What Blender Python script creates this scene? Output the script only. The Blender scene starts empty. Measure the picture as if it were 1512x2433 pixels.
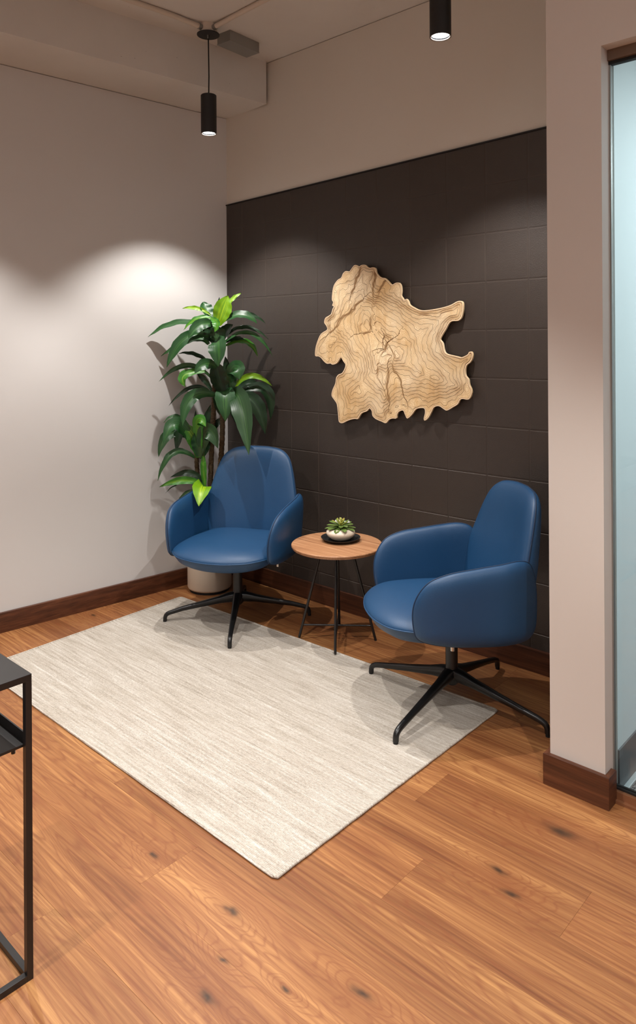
import bpy, bmesh, math, random
import numpy as np
from mathutils import Vector, Matrix
from mathutils.geometry import tessellate_polygon
from math import pi, sin, cos, radians
random.seed(7); rng = np.random.default_rng(7)
S = bpy.context.scene
C = S.collection

# ------------------------------------------------------------------ camera
# level lens (no tilt) with a vertical shift, as in the photograph; frame 1512 x 2433
cam = bpy.data.cameras.new('camera'); camo = bpy.data.objects.new('camera', cam); C.objects.link(camo)
camo.location = (3.6801, -3.1227, 1.5126)
YAW, ROLL = 0.743, -0.006
fw = Vector((-sin(YAW), cos(YAW), 0)); rt = Vector((cos(YAW), sin(YAW), 0)); up = Vector((0, 0, 1))
r2 = rt*cos(ROLL)+up*sin(ROLL); u2 = -rt*sin(ROLL)+up*cos(ROLL)
camo.rotation_euler = Matrix((r2, u2, -fw)).transposed().to_euler()
cam.sensor_fit = 'VERTICAL'; cam.sensor_height = 24.33; cam.sensor_width = 15.12
cam.lens = 17.2195
cam.shift_y = -(2433/2-815.56)/2433
cam.shift_x = 0
cam.clip_start = 0.05
S.camera = camo

# ------------------------------------------------------------------ world, exposure
w = bpy.data.worlds.new('world'); S.world = w; w.use_nodes = True
w.node_tree.nodes['Background'].inputs[0].default_value = (1.0, 0.9, 0.8, 1)
w.node_tree.nodes['Background'].inputs[1].default_value = 0.05
S.view_settings.view_transform = 'Standard'; S.view_settings.look = 'None'
S.view_settings.exposure = 0.10; S.view_settings.gamma = 1; S.view_settings.use_curve_mapping = False

PENDANT_W = 99.0           # power of each pendant spot
PENDANT_COL = (1.0, 0.965, 0.93)
OFFICE_W = 24.0
FILL_W = 15.0  # power of each added fill panel
# ------------------------------------------------------------------ measured outlines (metres)
ART=[(1.1017,1.9258),(1.1194,1.9414),(1.1369,1.9421),(1.1543,1.932),(1.1717,1.9394),(1.1974,1.9388),(1.2144,1.9255),(1.2313,1.9195),(1.2524,1.9213),(1.2691,1.9134),(1.2748,1.8932),(1.2896,1.8738),(1.3101,1.8613),(1.3306,1.858),(1.3509,1.8436),(1.3765,1.82),(1.395,1.8254),(1.411,1.8289),(1.4268,1.826),(1.4385,1.808),(1.4406,1.7791),(1.4381,1.76),(1.4474,1.7468),(1.4575,1.7349),(1.4708,1.7406),(1.4831,1.7293),(1.4923,1.7098),(1.519,1.6943),(1.5531,1.6804),(1.598,1.6776),(1.6495,1.6819),(1.7,1.6892),(1.7426,1.6997),(1.7707,1.7124),(1.7915,1.7163),(1.8073,1.709),(1.8106,1.688),(1.8069,1.6552),(1.7978,1.6316),(1.7784,1.6189),(1.7456,1.6179),(1.7279,1.6074),(1.7099,1.5792),(1.6919,1.5551),(1.6774,1.529),(1.6916,1.5093),(1.6999,1.4726),(1.7126,1.4574),(1.7444,1.4497),(1.7758,1.4439),(1.7965,1.4399),(1.8171,1.4461),(1.8342,1.4551),(1.8411,1.4658),(1.8546,1.4671),(1.8612,1.4523),(1.8577,1.4316),(1.8441,1.4136),(1.827,1.4015),(1.8201,1.3775),(1.8219,1.3507),(1.8368,1.3333),(1.842,1.3067),(1.8533,1.2834),(1.8532,1.2597),(1.8361,1.2351),(1.802,1.2365),(1.7881,1.2298),(1.7741,1.2081),(1.7461,1.1915),(1.7142,1.1745),(1.6964,1.1796),(1.6678,1.1933),(1.6387,1.1874),(1.6239,1.1661),(1.6052,1.134),(1.5828,1.1157),(1.5754,1.1258),(1.5831,1.1544),(1.5795,1.176),(1.557,1.1779),(1.5267,1.1699),(1.5035,1.1432),(1.4803,1.1227),(1.4686,1.1207),(1.4571,1.1404),(1.4455,1.1588),(1.4178,1.1508),(1.4058,1.1307),(1.4017,1.1144),(1.3777,1.1128),(1.3534,1.1047),(1.333,1.0851),(1.3043,1.0916),(1.2629,1.1033),(1.2421,1.1204),(1.2381,1.1434),(1.2213,1.1577),(1.2041,1.1414),(1.1697,1.1293),(1.1523,1.1114),(1.1391,1.0937),(1.1172,1.0936),(1.0728,1.0825),(1.0278,1.0637),(1.0051,1.0676),(0.9988,1.0844),(0.9963,1.1119),(0.9876,1.1667),(0.9694,1.19),(0.9483,1.2147),(0.956,1.2484),(0.9766,1.2839),(0.9842,1.3187),(1.0027,1.3365),(1.0255,1.3439),(1.0437,1.3649),(1.0529,1.3924),(1.0351,1.4127),(1.0198,1.4332),(1.0033,1.4158),(0.9848,1.3983),(0.9571,1.3909),(0.9385,1.3976),(0.9151,1.3952),(0.8916,1.4075),(0.868,1.4284),(0.8489,1.4367),(0.8249,1.4386),(0.8221,1.4599),(0.8302,1.499),(0.8547,1.5484),(0.8787,1.5728),(0.9167,1.5897),(0.9122,1.6108),(0.8953,1.6308),(0.9031,1.6566),(0.9267,1.6678),(0.9483,1.6797),(0.9596,1.7071),(0.969,1.7206),(0.957,1.7267),(0.9646,1.7451),(0.9554,1.7594),(0.9585,1.7975),(0.9699,1.8385),(0.9977,1.868),(1.0252,1.88),(1.0389,1.9031),(1.0615,1.9152),(1.0838,1.9101)]
FAULTS=[[(1.269,1.9068),(1.2517,1.8287),(1.2679,1.7552),(1.242,1.657),(1.2245,1.5778),(1.1731,1.5619)],[(1.3264,1.8439),(1.2762,1.7548),(1.2506,1.6833),(1.2667,1.6035),(1.3077,1.5372)],[(1.3483,1.4978),(1.3071,1.4521),(1.2735,1.3926),(1.2731,1.3398),(1.2977,1.3011)],[(1.3483,1.4978),(1.3881,1.4396),(1.3956,1.3687),(1.4348,1.3055),(1.4578,1.2425)],[(1.3889,1.5429),(1.3565,1.5108),(1.3237,1.4848),(1.3158,1.524)],[(1.1831,1.7525),(1.0864,1.6821),(1.005,1.6365),(0.94,1.5824)],[(1.3554,1.3679),(1.3467,1.2897),(1.3543,1.225)],[(1.1672,1.9277),(1.1406,1.8555),(1.1139,1.7963)]]
LEAVES=[([[0.279,-0.313,1.625],[0.305,-0.303,1.709],[0.317,-0.264,1.806]],0.09,'y'),([[0.275,-0.262,1.705],[0.291,-0.22,1.797],[0.334,-0.168,1.822]],0.027,'y'),([[0.23,-0.304,1.662],[0.174,-0.328,1.725],[0.154,-0.32,1.772]],0.066,'m'),([[0.216,-0.316,1.687],[0.163,-0.365,1.748],[0.089,-0.434,1.729]],0.027,'y'),([[0.249,-0.327,1.667],[0.194,-0.405,1.697],[0.144,-0.465,1.598]],0.036,'b'),([[0.265,-0.325,1.631],[0.234,-0.422,1.66],[0.212,-0.483,1.544]],0.063,'m'),([[0.232,-0.329,1.619],[0.055,-0.465,1.694],[-0.039,-0.592,1.556]],0.048,'m'),([[0.264,-0.354,1.666],[0.35,-0.357,1.646],[0.328,-0.377,1.581]],0.048,'b'),([[0.28,-0.299,1.631],[0.398,-0.217,1.744],[0.462,-0.159,1.63]],0.051,'m'),([[0.275,-0.263,1.656],[0.368,-0.15,1.741],[0.449,-0.076,1.634]],0.03,'d'),([[0.27,-0.267,1.54],[0.36,-0.184,1.686],[0.476,-0.078,1.538]],0.03,'d'),([[0.29,-0.276,1.516],[0.418,-0.171,1.678],[0.515,-0.082,1.435]],0.03,'m'),([[0.274,-0.263,1.516],[0.324,-0.218,1.558],[0.368,-0.177,1.539]],0.03,'d'),([[0.23,-0.344,1.51],[0.178,-0.378,1.608],[-0.024,-0.51,1.438]],0.051,'m'),([[0.231,-0.344,1.559],[0.151,-0.485,1.619],[0.117,-0.57,1.374]],0.063,'m'),([[0.282,-0.324,1.534],[0.384,-0.393,1.539],[0.373,-0.389,1.378]],0.099,'m'),([[0.243,-0.292,1.54],[0.207,-0.325,1.589],[0.18,-0.35,1.602]],0.078,'d'),([[0.261,-0.276,1.522],[0.279,-0.259,1.595],[0.315,-0.226,1.631]],0.066,'d'),([[0.278,-0.259,1.497],[0.354,-0.122,1.583],[0.39,-0.089,1.431]],0.042,'b'),([[0.211,-0.281,1.651],[0.221,-0.257,1.731],[0.216,-0.248,1.801]],0.024,'d'),([[0.245,-0.317,1.522],[0.232,-0.329,1.577],[0.214,-0.346,1.619]],0.072,'d'),([[0.272,-0.293,1.522],[0.263,-0.301,1.57],[0.25,-0.313,1.619]],0.084,'g'),([[0.22,-0.313,1.382],[0.153,-0.375,1.474],[0.072,-0.449,1.455]],0.03,'d'),([[0.281,-0.325,1.371],[0.275,-0.411,1.427],[0.246,-0.465,1.339]],0.06,'m'),([[0.224,-0.31,1.297],[0.141,-0.426,1.475],[0.023,-0.562,1.286]],0.033,'m'),([[0.22,-0.368,1.347],[0.127,-0.52,1.35],[0.173,-0.478,1.258]],0.051,'b'),([[0.223,-0.31,1.223],[0.183,-0.347,1.315],[0.152,-0.375,1.334]],0.036,'d'),([[0.228,-0.306,1.199],[0.159,-0.396,1.335],[0.059,-0.516,1.14]],0.025,'d'),([[0.293,-0.273,1.2],[0.27,-0.308,1.304],[0.264,-0.326,1.413]],0.096,'d'),([[0.291,-0.248,1.205],[0.32,-0.248,1.291],[0.319,-0.263,1.364]],0.084,'g'),([[0.331,-0.266,1.286],[0.419,-0.293,1.42],[0.441,-0.286,1.299]],0.099,'m'),([[0.309,-0.231,1.217],[0.381,-0.165,1.399],[0.491,-0.064,1.252]],0.036,'y'),([[0.29,-0.208,1.215],[0.36,-0.13,1.299],[0.401,-0.093,1.244]],0.054,'d'),([[0.307,-0.206,1.203],[0.497,-0.031,1.342],[0.459,-0.053,1.041]],0.06,'d'),([[0.322,-0.219,1.18],[0.452,-0.14,1.242],[0.48,-0.115,0.963]],0.078,'d'),([[0.342,-0.268,1.202],[0.524,-0.332,1.289],[0.615,-0.371,0.882]],0.105,'g'),([[0.316,-0.293,1.226],[0.411,-0.369,1.263],[0.41,-0.369,1.057]],0.099,'m'),([[0.26,-0.317,1.201],[0.179,-0.486,1.273],[0.193,-0.514,1.026]],0.066,'m'),([[0.259,-0.331,1.196],[0.292,-0.328,1.161],[0.301,-0.32,1.083]],0.042,'d'),([[0.289,-0.222,1.215],[0.343,-0.173,1.276],[0.406,-0.115,1.159]],0.06,'d'),([[0.263,-0.232,1.252],[0.268,-0.228,1.344],[0.257,-0.238,1.436]],0.048,'d'),([[0.259,-0.277,1.199],[0.269,-0.268,1.284],[0.26,-0.276,1.363]],0.078,'d'),([[0.287,-0.197,1.202],[0.325,-0.148,1.25],[0.334,-0.141,1.139]],0.078,'d'),([[0.258,-0.196,1.188],[0.266,-0.162,1.155],[0.274,-0.155,1.0]],0.072,'d'),([[0.178,-0.392,0.863],[0.135,-0.527,1.172],[0.108,-0.592,0.925]],0.075,'m'),([[0.153,-0.402,0.892],[0.107,-0.471,1.106],[0.101,-0.49,0.855]],0.069,'d'),([[0.123,-0.402,0.938],[0.04,-0.532,1.053],[0.029,-0.57,0.835]],0.054,'g'),([[0.165,-0.404,0.826],[0.095,-0.536,0.955],[0.058,-0.597,0.7]],0.045,'m'),([[0.191,-0.394,0.828],[0.198,-0.414,0.957],[0.137,-0.471,1.036]],0.072,'b'),([[0.208,-0.392,0.883],[0.222,-0.447,1.141],[0.287,-0.414,1.021]],0.066,'b'),([[0.2,-0.386,0.84],[0.266,-0.406,1.111],[0.34,-0.366,0.892]],0.087,'g'),([[0.199,-0.4,0.835],[0.211,-0.402,0.921],[0.198,-0.428,0.989]],0.072,'g'),([[0.163,-0.365,0.858],[0.166,-0.335,0.977],[0.19,-0.299,1.142]],0.054,'d'),([[0.122,-0.363,0.884],[0.122,-0.362,1.007],[0.123,-0.361,1.108]],0.03,'d'),([[0.132,-0.393,0.962],[0.087,-0.462,1.147],[0.027,-0.531,1.038]],0.023,'m'),([[0.165,-0.336,0.849],[0.216,-0.289,1.069],[0.261,-0.248,1.044]],0.042,'d'),([[0.179,-0.378,0.818],[0.202,-0.357,0.891],[0.211,-0.348,0.952]],0.06,'d'),([[0.185,-0.345,0.638],[0.15,-0.378,0.779],[0.03,-0.487,0.701]],0.042,'d'),([[0.212,-0.374,0.655],[0.162,-0.448,0.735],[0.03,-0.569,0.654]],0.045,'b'),([[0.211,-0.362,0.644],[0.2,-0.372,0.741],[0.197,-0.361,0.867]],0.037,'b'),([[0.264,-0.408,0.64],[0.399,-0.529,0.757],[0.445,-0.595,0.605]],0.09,'y'),([[0.201,-0.358,0.606],[0.128,-0.438,0.663],[0.08,-0.483,0.527]],0.029,'g'),([[0.158,-0.37,0.669],[0.059,-0.46,0.688],[0.009,-0.507,0.606]],0.01,'d')]
CANES=[([[0.136,-0.282,0.194],[0.186,-0.303,0.638],[0.22,-0.313,0.949],[0.23,-0.304,1.193],[0.233,-0.301,1.315],[0.245,-0.29,1.522]],0.0115),([[0.161,-0.259,0.194],[0.229,-0.264,0.699],[0.265,-0.272,0.949],[0.268,-0.269,1.205]],0.0125),([[0.12,-0.297,0.194],[0.138,-0.347,0.608],[0.128,-0.357,0.731],[0.148,-0.379,0.889]],0.011),([[0.14,-0.278,0.194],[0.167,-0.321,0.516],[0.163,-0.324,0.632]],0.008)]

# ------------------------------------------------------------------ helpers
def link(o, parent=None):
    C.objects.link(o)
    if parent is not None: o.parent = parent
    return o
def mesh_obj(name, verts, faces, mat=None, parent=None, smooth=False, uvs=None):
    me = bpy.data.meshes.new(name); me.from_pydata([tuple(v) for v in verts], [], faces)
    if uvs is not None:
        l = me.uv_layers.new(name='UVMap')
        for p in me.polygons:
            for li in p.loop_indices: l.data[li].uv = uvs[me.loops[li].vertex_index]
    if smooth:
        for p in me.polygons: p.use_smooth = True
    if mat: me.materials.append(mat)
    me.update()
    return link(bpy.data.objects.new(name, me), parent)
def bm_obj(name, bm, mat=None, parent=None, smooth=False, angle=None):
    me = bpy.data.meshes.new(name); bmesh.ops.recalc_face_normals(bm, faces=bm.faces); bm.to_mesh(me); bm.free()
    if smooth:
        for p in me.polygons: p.use_smooth = True
        if angle is not None: me.set_sharp_from_angle(angle=radians(angle))
    if mat: me.materials.append(mat)
    return link(bpy.data.objects.new(name, me), parent)
def thing(name, label, cat, loc=(0, 0, 0), rz=0.0, group=None):
    o = bpy.data.objects.new(name, None); C.objects.link(o)
    o.location = loc; o.rotation_euler = (0, 0, rz); o.empty_display_size = 0.1
    o['label'] = label; o['category'] = cat
    if group: o['group'] = group
    return o
def tag(o, label, cat, group=None):
    o['label'] = label; o['category'] = cat
    if group: o['group'] = group
    return o
def struct(o, label=None, cat=None):
    o['kind'] = 'structure'
    if label: o['label'] = label
    if cat: o['category'] = cat
    return o
def box(bm, x0, x1, y0, y1, z0, z1, bev=0.0, seg=2):
    r = bmesh.ops.create_cube(bm, size=1.0)
    for v in r['verts']:
        v.co = Vector(((x0+x1)/2+v.co.x*(x1-x0), (y0+y1)/2+v.co.y*(y1-y0), (z0+z1)/2+v.co.z*(z1-z0)))
    if bev > 0:
        es = list({e for v in r['verts'] for e in v.link_edges})
        bmesh.ops.bevel(bm, geom=es, offset=bev, segments=seg, affect='EDGES', profile=0.6)
    return bm
def prism(bm, pts, z0, z1, bev=0.0):
    lo = [bm.verts.new((p[0], p[1], z0)) for p in pts]
    zt = z1 if isinstance(z1, (list, tuple)) else [z1]*len(pts)
    hi = [bm.verts.new((p[0], p[1], z)) for p, z in zip(pts, zt)]
    n = len(pts)
    bm.faces.new(lo[::-1]); top = bm.faces.new(hi)
    for i in range(n): bm.faces.new((lo[i], lo[(i+1) % n], hi[(i+1) % n], hi[i]))
    if bev > 0:
        bmesh.ops.bevel(bm, geom=list(top.edges), offset=bev, segments=2, affect='EDGES', profile=0.6)
    return bm
def tube(bm, path, rad, n=12, cap=True, flat=1.0):
    path = [Vector(p) for p in path]
    rad = rad if isinstance(rad, (list, tuple)) else [rad]*len(path)
    ref = Vector((0, 0, 1)); t0 = (path[1]-path[0]).normalized()
    if abs(t0.dot(ref)) > 0.9: ref = Vector((1, 0, 0))
    a = t0.cross(ref).normalized(); rings = []
    for i, p in enumerate(path):
        if i == 0: t = path[1]-path[0]
        elif i == len(path)-1: t = path[-1]-path[-2]
        else: t = (path[i+1]-path[i]).normalized()+(path[i]-path[i-1]).normalized()
        t.normalize(); a = (a-t*a.dot(t)).normalized(); b = t.cross(a)
        rings.append([bm.verts.new(p+(a*cos(2*pi*k/n)+b*sin(2*pi*k/n)*flat)*rad[i]) for k in range(n)])
    for i in range(len(rings)-1):
        for k in range(n): bm.faces.new((rings[i][k], rings[i][(k+1) % n], rings[i+1][(k+1) % n], rings[i+1][k]))
    if cap: bm.faces.new(rings[0][::-1]); bm.faces.new(rings[-1])
    return bm
def closed_tube(bm, path, rad, n=6):
    path = [Vector(p) for p in path]; N = len(path); rings = []
    a = Vector((0.123, 0.456, 0.789))
    for i, p in enumerate(path):
        t = (path[(i+1) % N]-path[i-1]).normalized(); a = (a-t*a.dot(t)).normalized(); b = t.cross(a)
        rings.append([bm.verts.new(p+(a*cos(2*pi*k/n)+b*sin(2*pi*k/n))*rad) for k in range(n)])
    for i in range(N):
        A, B = rings[i], rings[(i+1) % N]
        for k in range(n): bm.faces.new((A[k], A[(k+1) % n], B[(k+1) % n], B[k]))
    return bm
def lathe(bm, prof, n=48, c=(0, 0)):
    rings = []
    for r, z in prof:
        if r < 1e-6: rings.append([bm.verts.new((c[0], c[1], z))])
        else: rings.append([bm.verts.new((c[0]+r*cos(2*pi*k/n), c[1]+r*sin(2*pi*k/n), z)) for k in range(n)])
    for A, B in zip(rings, rings[1:]):
        for k in range(n):
            q = (k+1) % n
            if len(A) == 1 and len(B) > 1: bm.faces.new((A[0], B[q], B[k]))
            elif len(B) == 1 and len(A) > 1: bm.faces.new((A[k], A[q], B[0]))
            elif len(A) > 1: bm.faces.new((A[k], A[q], B[q], B[k]))
    return bm
def crom(pts, n, closed=True):
    P = [np.array(p, float) for p in pts]; N = len(P); out = []
    m = N if closed else N-1
    for i in range(m):
        if closed: a, b, c, d = P[i-1], P[i], P[(i+1) % N], P[(i+2) % N]
        else: a, b, c, d = P[max(i-1, 0)], P[i], P[i+1], P[min(i+2, N-1)]
        for k in range(n):
            t = k/n
            out.append(0.5*((2*b)+(-a+c)*t+(2*a-5*b+4*c-d)*t*t+(-a+3*b-3*c+d)*t**3))
    if not closed: out.append(P[-1])
    return out
def bez(a, b, c, n):
    a, b, c = Vector(a), Vector(b), Vector(c)
    return [a*(1-t)**2+b*2*t*(1-t)+c*t*t for t in [i/n for i in range(n+1)]]

# ------------------------------------------------------------------ materials
class NT:
    def __init__(s, name):
        s.m = bpy.data.materials.new(name); s.m.use_nodes = True; s.t = s.m.node_tree
        s.b = s.t.nodes['Principled BSDF']; s.out = s.t.nodes['Material Output']
    def n(s, typ, **kw):
        x = s.t.nodes.new(typ)
        for k, v in kw.items(): setattr(x, k, v)
        return x
    def L(s, a, b): s.t.links.new(a, b)
    def val(s, inp, v):
        if hasattr(v, 'is_output'): s.L(v, inp)
        elif v is not None: inp.default_value = v
    def math(s, op, a, b=None, c=None, clamp=False):
        x = s.n('ShaderNodeMath', operation=op); x.use_clamp = clamp
        s.val(x.inputs[0], a)
        if b is not None: s.val(x.inputs[1], b)
        if c is not None: s.val(x.inputs[2], c)
        return x.outputs[0]
    def vmath(s, op, a, b=None):
        x = s.n('ShaderNodeVectorMath', operation=op); s.val(x.inputs[0], a)
        if b is not None: s.val(x.inputs[1], b)
        return x.outputs['Value'] if op in ('LENGTH', 'DOT_PRODUCT') else x.outputs['Vector']
    def noise(s, vec, scale=5.0, detail=3.0, rough=0.5, dist=0.0):
        x = s.n('ShaderNodeTexNoise'); s.L(vec, x.inputs['Vector'])
        x.inputs['Scale'].default_value = scale; x.inputs['Detail'].default_value = detail
        x.inputs['Roughness'].default_value = rough; x.inputs['Distortion'].default_value = dist
        return x.outputs['Fac']
    def mix(s, f, a, b):
        x = s.n('ShaderNodeMix', data_type='RGBA'); s.val(x.inputs[0], f); s.val(x.inputs[6], a); s.val(x.inputs[7], b)
        return x.outputs[2]
    def ramp(s, f, stops):
        x = s.n('ShaderNodeValToRGB'); s.L(f, x.inputs[0]); e = x.color_ramp.elements
        while len(e) > 1: e.remove(e[-1])
        e[0].position = stops[0][0]; e[0].color = stops[0][1]
        for p, c in stops[1:]:
            q = e.new(p); q.color = c
        return x.outputs[0]
    def mr(s, f, a, b, c=0.0, d=1.0):
        x = s.n('ShaderNodeMapRange'); s.L(f, x.inputs[0])
        for i, v in enumerate((a, b, c, d)): x.inputs[i+1].default_value = v
        return x.outputs[0]
    def obj(s): return s.n('ShaderNodeTexCoord').outputs['Object']
    def bump(s, h, strength=0.2, dist=0.002):
        x = s.n('ShaderNodeBump'); x.inputs['Strength'].default_value = strength; x.inputs['Distance'].default_value = dist
        s.L(h, x.inputs['Height']); s.L(x.outputs[0], s.b.inputs['Normal'])
    def set(s, **kw):
        for k, v in kw.items(): s.val(s.b.inputs[k.replace('_', ' ')], v)
def lin(r, g, b):
    f = lambda c: (c/255/12.92) if c/255 <= 0.04045 else ((c/255+0.055)/1.055)**2.4
    return (f(r), f(g), f(b), 1)
def simple(name, col, rough=0.5, metal=0.0, spec=0.5, coat=0.0):
    t = NT(name); t.set(Base_Color=col, Roughness=rough, Metallic=metal)
    t.b.inputs['Specular IOR Level'].default_value = spec; t.b.inputs['Coat Weight'].default_value = coat
    return t.m

def paint(name, col, var=0.03, bumps=0.08):
    t = NT(name); o = t.obj()
    n = t.noise(o, 1.3, 3, 0.5)
    a = tuple(c*(1-var) for c in col[:3])+(1,); b = tuple(min(1, c*(1+var)) for c in col[:3])+(1,)
    t.set(Base_Color=t.mix(n, a, b), Roughness=0.62)
    t.bump(t.noise(o, 260, 2, 0.6), bumps, 0.001)
    return t.m
def m_concrete():
    t = NT('painted_concrete'); o = t.obj()
    n = t.noise(o, 3.0, 5, 0.6); pit = t.noise(o, 42, 2, 0.6); pitm = t.mr(pit, 0.745, 0.78)
    c = t.mix(n, lin(202, 198, 192), lin(214, 210, 204)); c = t.mix(t.math('MULTIPLY', pitm, 0.55), c, lin(120, 108, 96))
    t.set(Base_Color=c, Roughness=0.75)
    h = t.math('SUBTRACT', t.math('MULTIPLY', t.noise(o, 45, 4, 0.6), 0.4), t.math('MULTIPLY', pitm, 1.5))
    t.bump(h, 0.35, 0.003); return t.m
KNOTS = [(2.714, -0.972, .038), (2.656, -1.25, .020), (2.72, -1.31, .022), (1.863, -1.878, .014), (2.196, -1.862, .020), (2.609, -1.82, .020),
         (2.348, -2.069, .020), (2.297, -1.976, .014), (0.009, -0.996, .020), (2.47, -1.93, .010), (2.15, -1.05, .012), (1.05, -0.10, .02), (2.46, -0.36, .016)]
def m_floor():
    t = NT('oiled_walnut_planks'); o = t.obj(); sx = t.n('ShaderNodeSeparateXYZ'); t.L(o, sx.inputs[0])
    rnd = t.n('ShaderNodeObjectInfo').outputs['Random']
    cb = t.n('ShaderNodeCombineXYZ'); t.L(t.math('MULTIPLY_ADD', sx.outputs[0], 0.75, t.math('MULTIPLY', rnd, 57.0)), cb.inputs[0])
    t.L(t.math('MULTIPLY_ADD', sx.outputs[1], 7.0, t.math('MULTIPLY', rnd, 23.0)), cb.inputs[1]); t.L(rnd, cb.inputs[2])
    fld = t.noise(cb.outputs[0], 1.0, 2.0, 0.45, 0.35)
    wn = t.n('ShaderNodeTexNoise'); t.L(o, wn.inputs['Vector']); wn.inputs['Scale'].default_value = 22; wn.inputs['Detail'].default_value = 2
    ow = t.vmath('ADD', o, t.vmath('MULTIPLY', t.vmath('SUBTRACT', wn.outputs['Color'], (0.5, 0.5, 0.5)), (0.045, 0.022, 0.0)))
    core = None; wsum = None
    for kx, ky, r in KNOTS:
        dv = t.vmath('MULTIPLY', t.vmath('SUBTRACT', ow, (kx, ky, 0.0)), (0.42, 1.0, 0.0)); d = t.vmath('LENGTH', dv)
        g = t.math('EXPONENT', t.math('MULTIPLY', t.math('MULTIPLY', d, d), -1.0/(2.6*r)**2))
        cc = t.math('EXPONENT', t.math('MULTIPLY', t.math('MULTIPLY', d, d), -1.0/(0.50*r)**2))
        wsum = g if wsum is None else t.math('ADD', wsum, g); core = cc if core is None else t.math('ADD', core, cc)
    fld = t.math('MULTIPLY_ADD', wsum, 0.17, fld)
    sn = t.math('MULTIPLY_ADD', t.math('SINE', t.math('MULTIPLY', fld, 165.0)), 0.5, 0.5)
    line = t.math('POWER', sn, 5.0)
    cs = t.n('ShaderNodeCombineXYZ'); t.L(t.math('MULTIPLY_ADD', sx.outputs[0], 2.2, t.math('MULTIPLY', rnd, 31.0)), cs.inputs[0]); t.L(t.math('MULTIPLY', sx.outputs[1], 85.0), cs.inputs[1])
    streak = t.noise(cs.outputs[0], 1.0, 4, 0.6, 0.1)
    cf = t.n('ShaderNodeCombineXYZ'); t.L(t.math('MULTIPLY_ADD', sx.outputs[0], 14.0, t.math('MULTIPLY', rnd, 31.0)), cf.inputs[0]); t.L(t.math('MULTIPLY', sx.outputs[1], 420.0), cf.inputs[1])
    fine = t.noise(cf.outputs[0], 1.0, 2, 0.6)
    base = t.ramp(t.math('MULTIPLY_ADD', streak, 0.6, t.math('MULTIPLY', fld, 0.5)),
                  [(0.34, lin(102, 57, 31)), (0.48, lin(132, 84, 48)), (0.60, lin(153, 103, 61)), (0.74, lin(186, 135, 83))])
    tint = t.mr(rnd, 0, 1, 0.90, 1.08)
    base = t.vmath('MULTIPLY', base, t.n_comb(tint))
    c = t.mix(t.math('MULTIPLY', line, 0.42), base, lin(116, 62, 36))
    c = t.mix(t.math('MULTIPLY', t.mr(fine, 0.5, 0.7), 0.22), c, lin(110, 60, 35))
    c = t.mix(t.math('MULTIPLY', wsum, 0.55, clamp=True), c, lin(118, 66, 36))
    c = t.mix(t.math('MULTIPLY', core, 0.9, clamp=True), c, lin(48, 34, 22))
    t.set(Base_Color=c, Roughness=t.mr(fine, 0.3, 0.7, 0.36, 0.50)); t.b.inputs['Specular IOR Level'].default_value = 0.4
    t.bump(t.math('MULTIPLY_ADD', fine, 0.6, streak), 0.10, 0.001); return t.m
def _ncomb(s, f):
    x = s.n('ShaderNodeCombineXYZ')
    for i in range(3): s.L(f, x.inputs[i])
    return x.outputs[0]
NT.n_comb = _ncomb
def m_wood(name, dark, mid, light, axis=0, fx=1.2, fy=22.0, rough=0.4):
    t = NT(name); o = t.obj(); mp = t.n('ShaderNodeMapping'); t.L(o, mp.inputs[0])
    sc = [fy]*3; sc[axis] = fx; mp.inputs['Scale'].default_value = sc
    rnd = t.n('ShaderNodeObjectInfo').outputs['Random']
    v = t.vmath('ADD', mp.outputs[0], t.n_comb(t.math('MULTIPLY', rnd, 9.0)))
    a = t.noise(v, 1.0, 4, 0.6, 0.5); b = t.noise(v, 5.0, 3, 0.6)
    f = t.math('MULTIPLY_ADD', b, 0.35, t.math('MULTIPLY', a, 0.75))
    t.set(Base_Color=t.ramp(f, [(0.36, dark), (0.54, mid), (0.72, light)]), Roughness=rough)
    t.bump(b, 0.08, 0.001); return t.m
def m_rug():
    t = NT('flatwoven_wool'); o = t.obj()
    mp = t.n('ShaderNodeMapping'); t.L(o, mp.inputs[0]); mp.inputs['Scale'].default_value = (5, 95, 1)
    st = t.noise(mp.outputs[0], 1.0, 3, 0.6, 0.2)
    mp2 = t.n('ShaderNodeMapping'); t.L(o, mp2.inputs[0]); mp2.inputs['Scale'].default_value = (90, 260, 1)
    sp = t.noise(mp2.outputs[0], 1.0, 2, 0.7)
    mp3 = t.n('ShaderNodeMapping'); t.L(o, mp3.inputs[0]); mp3.inputs['Scale'].default_value = (2, 22, 1)
    wd = t.noise(mp3.outputs[0], 1.0, 2, 0.5)
    f = t.math('MULTIPLY_ADD', st, 0.45, t.math('MULTIPLY_ADD', sp, 0.35, t.math('MULTIPLY', wd, 0.2)))
    t.set(Base_Color=t.ramp(f, [(0.34, lin(154, 144, 131)), (0.46, lin(184, 174, 161)), (0.56, lin(200, 192, 181)), (0.68, lin(228, 223, 214))]), Roughness=0.95)
    t.b.inputs['Specular IOR Level'].default_value = 0.1
    wv = t.n('ShaderNodeTexWave', wave_type='BANDS', bands_direction='Y'); t.L(o, wv.inputs['Vector'])
    wv.inputs['Scale'].default_value = 62; wv.inputs['Distortion'].default_value = 1.5
    t.bump(t.math('MULTIPLY_ADD', sp, 1.3, t.math('MULTIPLY', wv.outputs['Fac'], 0.5)), 0.8, 0.004); return t.m
def m_tile():
    t = NT('embossed_brown_wallcovering'); o = t.obj()
    n = t.noise(o, 330, 2, 0.7); g = t.noise(o, 25, 3, 0.5)
    t.set(Base_Color=t.mix(g, lin(50, 42, 37), lin(57, 48, 42)), Roughness=0.44)
    t.b.inputs['Specular IOR Level'].default_value = 0.7
    t.bump(n, 0.6, 0.0016); return t.m
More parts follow.
